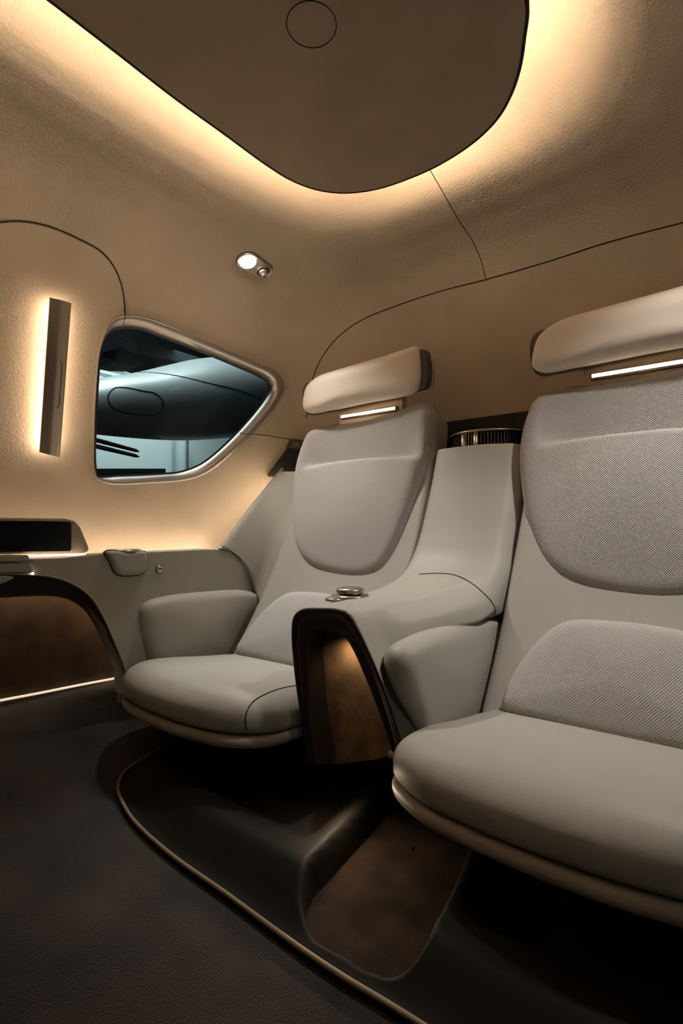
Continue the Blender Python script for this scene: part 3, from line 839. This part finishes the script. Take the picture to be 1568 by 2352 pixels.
SIDES = [
    (.852, .430, -.779, -.664, [(800, 1406), (822, 1440), (850, 1500), (888, 1595), (926, 1745)]),
    (.885, .431, -.781, -.655, [(822, 1404), (846, 1438), (868, 1492), (898, 1584), (940, 1732)]),
    (.918, .433, -.783, -.650, [(842, 1402), (864, 1434), (882, 1484), (908, 1570), (950, 1716)]),
    (.940, .434, -.785, -.645, [(856, 1400), (876, 1428), (886, 1462), (894, 1500), (906, 1560)]),
    (.965, .435, -.786, -.640, [(870, 1396), (892, 1422), (902, 1446), (908, 1462), (912, 1480)]),
    (1.00, .437, -.787, -.632, [(892, 1392), (920, 1414), (934, 1432), (941, 1448), (945, 1464)]),
    (1.05, .439, -.787, -.620, [(930, 1384), (965, 1402), (983, 1420), (990, 1436), (993, 1452)]),
    (1.12, .444, -.786, -.600, [(985, 1368), (1022, 1386), (1043, 1404), (1050, 1422), (1052, 1438)]),
    (1.20, .456, -.784, -.575, [(1035, 1348), (1075, 1365), (1098, 1386), (1105, 1406), (1107, 1424)]),
]
rows_a = [mixrows(*q) for q in SIDES]
ST = [  # y, z, xl, xr, side depth, tangent (y,z)
    (1.265, .477, -.782, -.500, .10, (1, .5)), (1.32, .520, -.780, -.494, .12, (.85, .9)), (1.36, .58, -.776, -.500, .12, (.5, 1)),
    (1.40, .66, -.776, -.500, .12, (.33, 1)), (1.44, .75, -.776, -.500, .12, (.26, 1)), (1.463, .812, -.776, -.500, .12, (.2, 1)), (1.476, .846, -.776, -.500, .12, (.2, 1))]
def station(y, z, xl, xr, dep, t, r=.045):
    tv = unit([0, t[0], t[1]]); nv = np.array([0, -tv[2], tv[1]])
    w_ = xr - xl
    prof_ = [(xl, -dep), (xl, -dep * .6), (xl, -.04), (xl + .006, -.016), (xl + .018, -.004), (xl + .035, 0), (xl + w_ * .4, .004), (xl + w_ * .65, .002),
             (xr - r * 1.5, -.005), (xr - r * .7, -r * .3), (xr - r * .15, -r * .85), (xr, -r * 1.5), (xr, -dep * .8), (xr - .0, -dep)]
    c = halves(np.array(prof_), 8)
    return np.array([np.array([x, y, z]) + nv * h for x, h in c])
rows_b = [station(*q) for q in ST]
allr = np.array(rows_a + rows_b)
g_ = np.array([catmull(allr[:, j], 130) for j in range(70)]).transpose(1, 0, 2)
V, Fc = loft(list(g_), False, False)
arm = mesh_obj('armrest', V, Fc, M['leather'], con)
so = arm.modifiers.new('thick', 'SOLIDIFY'); so.thickness = .012; so.offset = -1
ab = bvh_of(arm)
seam_on('armrest_seam', ab, [(962, 1319), (1000, 1317), (1040, 1320), (1075, 1335), (1105, 1358), (1130, 1385), (1136, 1400), (1133, 1425)], M['seam'], .0016, 60, con)
# body under the armrest
bd = [(-.77, .95), (-.648, .95), (-.61, 1.02), (-.575, 1.2), (-.55, 1.36), (-.77, 1.36)]
V, Fc = loft([ring3(np.array(bd), .14), ring3(np.array(bd), .385)])
mesh_obj('console_body', V, Fc, M['leather'], con, angle=40)
# arched front: leather band + dark frame + suede recess
YF = .85
ARO = [(712, 1752), (700, 1700), (684, 1610), (672, 1510), (669, 1450), (674, 1415), (692, 1399), (735, 1396), (775, 1398), (800, 1408), (820, 1438), (850, 1500), (880, 1570), (905, 1640), (922, 1700), (928, 1752)]
ARI = [(738, 1752), (728, 1700), (718, 1640), (712, 1560), (708, 1500), (710, 1466), (722, 1452), (745, 1449), (772, 1453), (792, 1464), (810, 1492), (836, 1550), (860, 1610), (882, 1670), (896, 1715), (902, 1752)]
ao = catmull(ARO, 80); ai = catmull(ARI, 80)
def yrow(c2, y): return np.array([P(a, b, y=y) for a, b in c2])
def grow(r_, d):                          # move outward in the x/z plane
    t = np.gradient(r_, axis=0); n_ = np.stack([-t[:, 2], np.zeros(len(t)), t[:, 0]], 1); n_ /= np.linalg.norm(n_, axis=1)[:, None]
    if n_[40][2] < 0: n_ = -n_
    return r_ + n_ * d
def at(fr_, y): return np.array([P(*(a * (1 - fr_) + b * fr_), y=y) for a, b in zip(ao, ai)])
r0 = at(0, YF + .004); rB = r0.copy(); rB[:, 1] = YF + .08; rB = rB + (np.array([rB[:, 0].mean(), 0, rB[:, 2].min()]) - rB) * np.array([.05, 0, .07])
rows = [rB, r0, at(.05, YF - .002), at(.22, YF - .001), at(.27, YF + .003), at(.32, YF - .001), at(.8, YF + .002), at(.95, YF + .008)]
r4 = at(1, YF + .02); r5 = r4.copy(); r5[:, 1] = YF + .075
V, Fc = loft(rows + [r4, r5], False, False)
mesh_obj('arch_frame', V, Fc, M['darkframe'], con)
back_px = [(700, 1755), (695, 1600), (700, 1440), (740, 1430), (800, 1440), (860, 1560), (905, 1690), (925, 1728), (860, 1745), (780, 1755)]
plate('suede_pocket', [P(a, b, y=YF + .07) for a, b in back_px], (0, -1, 0), .02, M['innersuede'], 0, 1, con)
spot('pocket_lamp', tuple(r4[44] + np.array([-.01, .012, -.010])), tuple(r4[44] + np.array([-.02, .06, -.10])), .35, WARM, 130, 1.0, .003)
bolster([(908, 1520), (920, 1487), (960, 1462), (1030, 1436), (1090, 1418), (1120, 1414), (1150, 1424), (1159, 1436), (1150, 1500), (1138, 1570), (1122, 1660), (1060, 1720), (960, 1720), (935, 1650), (915, 1580)], -.540, con)
# control knobs
kn = empty('control_knob', tuple(P(803, 1375, z=.436)), 'polished bronze oval control knob on a base on the armrest', 'knob')
def zd(c, spec, material, name, parent, sx=1, sy=1, seg=40):
    V, Fc = loft([[np.array(c) + np.array([r_ * sx * math.cos(t), r_ * sy * math.sin(t), h]) for t in np.linspace(0, 2 * math.pi, seg, endpoint=False)] for r_, h in spec])
    return mesh_obj(name, V, Fc, material, parent)
kc = P(804, 1372, y=1.02); kc[2] = .440
zd(kc, [(.045, -.004), (.046, .001), (.043, .004), (.02, .005)], M['metal'], 'base_plate', kn)
kc2 = kc + np.array([.0, .0, .005])
zd(kc2, [(.022, 0), (.030, .002), (.034, .007), (.033, .012), (.027, .0155), (.018, .0135), (.006, .0125)], M['metal'], 'dial', kn)
kb = P(768, 1379, y=.965); kb[2] = .438
o = zd(kb, [(.022, -.003), (.022, .002), (.019, .004), (.017, .003), (.012, .006), (.004, .007)], M['metal'], 'push_button', None)
tag(o, 'small round metal push button in front of the oval knob on the armrest', 'button')
# air purifier grille at the top of the column
fanr = empty('air_vent', (XC, 1.58, .84), 'round bronze air vent with fins and flat lid on the column top', 'air vent')
fc_ = np.array([-.629, 1.60, .86])
fc_ = P(1123, 1003, y=1.60)
zd(fc_, [(.118, -.002), (.121, .0), (.121, .003), (.118, .005), (.06, .006)], M['metal'], 'lid', fanr)
zd(fc_, [(.098, -.10), (.098, -.002)], M['black'], 'core', fanr)
for k in range(72):
    t = 2 * math.pi * k / 72
    c_ = fc_ + np.array([.106 * math.cos(t), .106 * math.sin(t), 0])
    d_ = np.array([math.cos(t), math.sin(t), 0]); s2 = np.array([-math.sin(t), math.cos(t), 0])
    V = [c_ + d_ * a + s2 * b + np.array([0, 0, h]) for h in (-.08, -.002) for a, b in ((-.006, -.001), (.006, -.001), (.006, .001), (-.006, .001))]
    mesh_obj('fin', V, [(0, 1, 2, 3), (4, 5, 6, 7), (0, 1, 5, 4), (1, 2, 6, 5), (2, 3, 7, 6), (3, 0, 4, 7)], M['metal'], fanr, smooth=False)
for t in (-1.55, -1.95):
    c_ = fc_ + np.array([.108 * math.cos(t), .108 * math.sin(t), 0])
    tube('post', [c_ + np.array([0, 0, -.08]), c_], .008, M['champagne'], fanr, 10)

# ------------------------------------------------------------------ dark tray under the seats
TR = [(443, 1679), (341, 1736), (287, 1771), (271, 1809), (281, 1842), (309, 1886), (392, 1962), (523, 2055), (596, 2109), (692, 2179), (788, 2243), (883, 2300), (960, 2348)]
tr_ = [P(a, b, z=.012)[:2] for a, b in TR]
yl = tr_[-1][1]
tray_o = catmull([np.array([-1.27, 1.25])] + tr_ + [np.array([-.05, yl]), np.array([.25, yl]), np.array([.34, .6]), np.array([.36, .9]), np.array([.3, 1.3]), np.array([-.5, 1.4])], 260, True)
HOLE = [(692, 2020), (703, 1984), (737, 1950), (788, 1899), (858, 1830), (909, 1765), (1000, 1720), (1100, 1780), (1100, 1860), (1081, 1937), (1043, 2033), (1004, 2109), (973, 2154), (915, 2173), (851, 2154), (788, 2119), (724, 2084), (698, 2045)]
ho = catmull([P(a, b, z=.06)[:2] for a, b in HOLE], 200, True)
def sdist(p, loop):
    """signed distance (positive inside)"""
    a = loop; b = np.roll(loop, -1, 0); d = b - a; q = p - a
    t = np.clip((q * d).sum(1) / (d * d).sum(1), 0, 1); e = q - d * t[:, None]; dist = np.sqrt((e * e).sum(1)).min()
    cond = ((a[:, 1] > p[1]) != (b[:, 1] > p[1])) & (p[0] < (b[:, 0] - a[:, 0]) * (p[1] - a[:, 1]) / (b[:, 1] - a[:, 1] + 1e-12) + a[:, 0])
    return dist if cond.sum() % 2 else -dist
def sm(t): t = min(1, max(0, t)); return t * t * (3 - 2 * t)
NXg, NYg = 330, 220
gx = np.linspace(-1.32, .42, NXg); gy = np.linspace(.44, 1.45, NYg)
def sdrow(pts, loop):
    a = loop; b = np.roll(loop, -1, 0); d = b - a
    q = pts[:, None] - a[None]
    t = np.clip((q * d).sum(2) / (d * d).sum(1), 0, 1); e = q - d * t[..., None]; dist = np.sqrt((e * e).sum(2)).min(1)
    c = ((a[:, 1] > pts[:, 1:2]) != (b[:, 1] > pts[:, 1:2])) & (pts[:, 0:1] < (b[:, 0] - a[:, 0]) * (pts[:, 1:2] - a[:, 1]) / (b[:, 1] - a[:, 1] + 1e-12) + a[:, 0])
    return np.where(c.sum(1) % 2, dist, -dist)
Vt = []
for y in gy:
    pp = np.stack([gx, np.full(NXg, y)], 1); D1 = sdrow(pp, tray_o); D2 = sdrow(pp, ho)
    for x, s1, s2_ in zip(gx, D1, D2):
        h = .012 + .052 * sm(s1 / .09) if s1 > 0 else .012 + s1 * 4
        h -= .034 * sm((s1 - .10) / .09) * sm((-s2_ - .01) / .07)
        h -= .075 * sm((s2_ + .004) / .022)
        Vt.append((x, y, h))
Ft = [(j * NXg + i, j * NXg + i + 1, (j + 1) * NXg + i + 1, (j + 1) * NXg + i) for j in range(NYg - 1) for i in range(NXg - 1)]
Ft = [f for f in Ft if max(Vt[k][2] for k in f) > -.012]
def sub(name, Fq, material, parent=None):
    used = sorted({v for f in Fq for v in f}); mp = {v: k for k, v in enumerate(used)}
    return mesh_obj(name, [Vt[v] for v in used], [tuple(mp[v] for v in f) for f in Fq], material, parent)
tray = empty('seat_base_tray', (XC, .9, 0), 'dark brown moulded base under the two seats with a carpeted well', 'seat base')
sub('moulding', Ft, M['tray'], tray)
hc = ho.mean(0)
V, Fc = loft([ring3(hc + (ho - hc) * k, .006) for k in (.995, .6, .3, .02)], True, False)
mesh_obj('carpet_well', V, Fc, M['wellcarpet'], tray)
tube('edge_piping', [np.array([p[0], p[1], .012]) for p in tray_o], .0038, mat('edge_leather', (.22, .16, .09), .6), tray, 8, True)
area('under_console_lamp', (XC + .02, .80, .135), (XC + .08, .70, 0), .05, .02, .4, WARM)

# ------------------------------------------------------------------ outside the window: hangar and another aircraft
def quad(name, pts, material): return mesh_obj(name, pts, [tuple(range(len(pts)))], material, smooth=False)
struct(quad('wall_hangar', [(-11, -6, -1), (-11, 22, -1), (-11, 22, 7), (-11, -6, 7)], M['hangar']), 'pale hangar wall seen through the window')
struct(quad('floor_hangar', [(-11, -8, -1), (6, -8, -1), (6, 22, -1), (-11, 22, -1)], M['dark']), 'hangar floor')  # unseen; coloured dark so little light bounces up onto the hull
for k in range(16):
    z = 3.05 + k * .14
    mesh_obj('trim_%d' % (10 + k), [(-10.99, 3, z), (-10.94, 3, z + .05), (-10.94, 3, z + .11), (-10.99, 3, z + .12), (-10.99, 14, z), (-10.94, 14, z + .05), (-10.94, 14, z + .11), (-10.99, 14, z + .12)],
             [(0, 1, 5, 4), (1, 2, 6, 5), (2, 3, 7, 6)], M['hangarrib'], smooth=False)['kind'] = 'structure'
# parked aircraft body: sections along its length, each an oval between its upper and lower outline
XB = -4.6
ac = empty('parked_aircraft', tuple(P(400, 930, x=XB)), 'silver green aircraft body parked outside the window', 'aircraft')
TOPC = [(60, 905), (150, 888), (230, 869), (300, 858), (370, 842), (430, 829), (490, 825), (550, 832), (610, 852), (670, 890), (700, 925)]
BOTC = [(60, 965), (150, 985), (230, 996), (300, 1003), (370, 1008), (430, 1010), (490, 1008), (550, 1002), (610, 988), (670, 965), (700, 945)]
tc_ = catmull(TOPC, 60); bc_ = catmull(BOTC, 60)
rings = []
for k, xpx in enumerate(np.linspace(60, 700, 50)):
    a = P(xpx, np.interp(xpx, tc_[:, 0], tc_[:, 1]), x=XB); b = P(xpx, np.interp(xpx, bc_[:, 0], bc_[:, 1]), x=XB)
    c = (a + b) / 2; hz = (a[2] - b[2]) / 2; hx = hz * 1.5
    t0 = math.sqrt(max(0.02, 1 - 0)); 
    rings.append([np.array([c[0] + hx * math.copysign(abs(math.cos(t)) ** .85, math.cos(t)) , c[1], c[2] + hz * math.copysign(abs(math.sin(t)) ** .9, math.sin(t)) - .25 * hz * math.cos(t) * 0]) for t in np.linspace(0, 2 * math.pi, 48, endpoint=False)])
V, Fc = loft(rings)
hull = mesh_obj('hull', V, Fc, M['body'], ac)
hb_ = bvh_of(hull)
seam_on('hatch', hb_, [(262, 892), (285, 890), (330, 898), (355, 903), (372, 918), (373, 938), (358, 952), (340, 954), (270, 943), (252, 928), (248, 908)], M['gasket'], .006, 80, ac, closed=True)
seam_on('hull_seam', hb_, [(310, 855), (350, 856), (400, 862), (480, 880), (560, 900), (603, 920)], M['gasket'], .005, 60, ac)
# two dark blades below and a dark canopy above
for k, (a, b) in enumerate((((150, 992), (320, 1037)), ((150, 1008), (320, 1049)))):
    p0, p1 = P(*a, x=-6.5), P(*b, x=-6.5)
    o = mesh_obj('rotor_blade', *loft([[p + np.array([u_ * s, 0, v_ * s]) for u_, v_ in ((-.05, 0), (0, .03), (.05, 0), (0, -.03))] for p, s in ((p0, 1), (p0 * .5 + p1 * .5, 1), (p0 * .05 + p1 * .95, .8), (p1, .2))]), M['dark'])
    tag(o, ('upper' if k == 0 else 'lower') + ' of two dark rotor blades seen through the window below the parked aircraft', 'rotor blade', 'rotor blades outside the window')
cn = [(150, 100), (640, 100), (700, 900), (560, 850), (480, 826), (410, 832), (385, 822), (345, 820), (310, 812), (278, 798), (229, 812), (150, 830)]
o = plate('canopy', [P(a, b, x=-7.2) for a, b in cn], (1, 0, 0), 1.2, M['dark'], 0, 1); tag(o, 'dark overhead canopy above the parked aircraft outside', 'canopy')
o = plate('dark_counter', [P(a, b, x=-6.8) for a, b in [(120, 1076), (381, 1076), (381, 1500), (120, 1540)]], (1, 0, 0), .8, M['dark'], .01, 2); tag(o, 'low black counter at the foot of the view outside the window', 'counter')
o = plate('wall_post', [P(a, b, x=-10.5) for a, b in [(417, 1000), (433, 1000), (433, 1150), (417, 1150)]], (1, 0, 0), .3, M['hangarrib'], 0, 1); tag(o, 'grey post against the pale hangar wall outside the window', 'post')
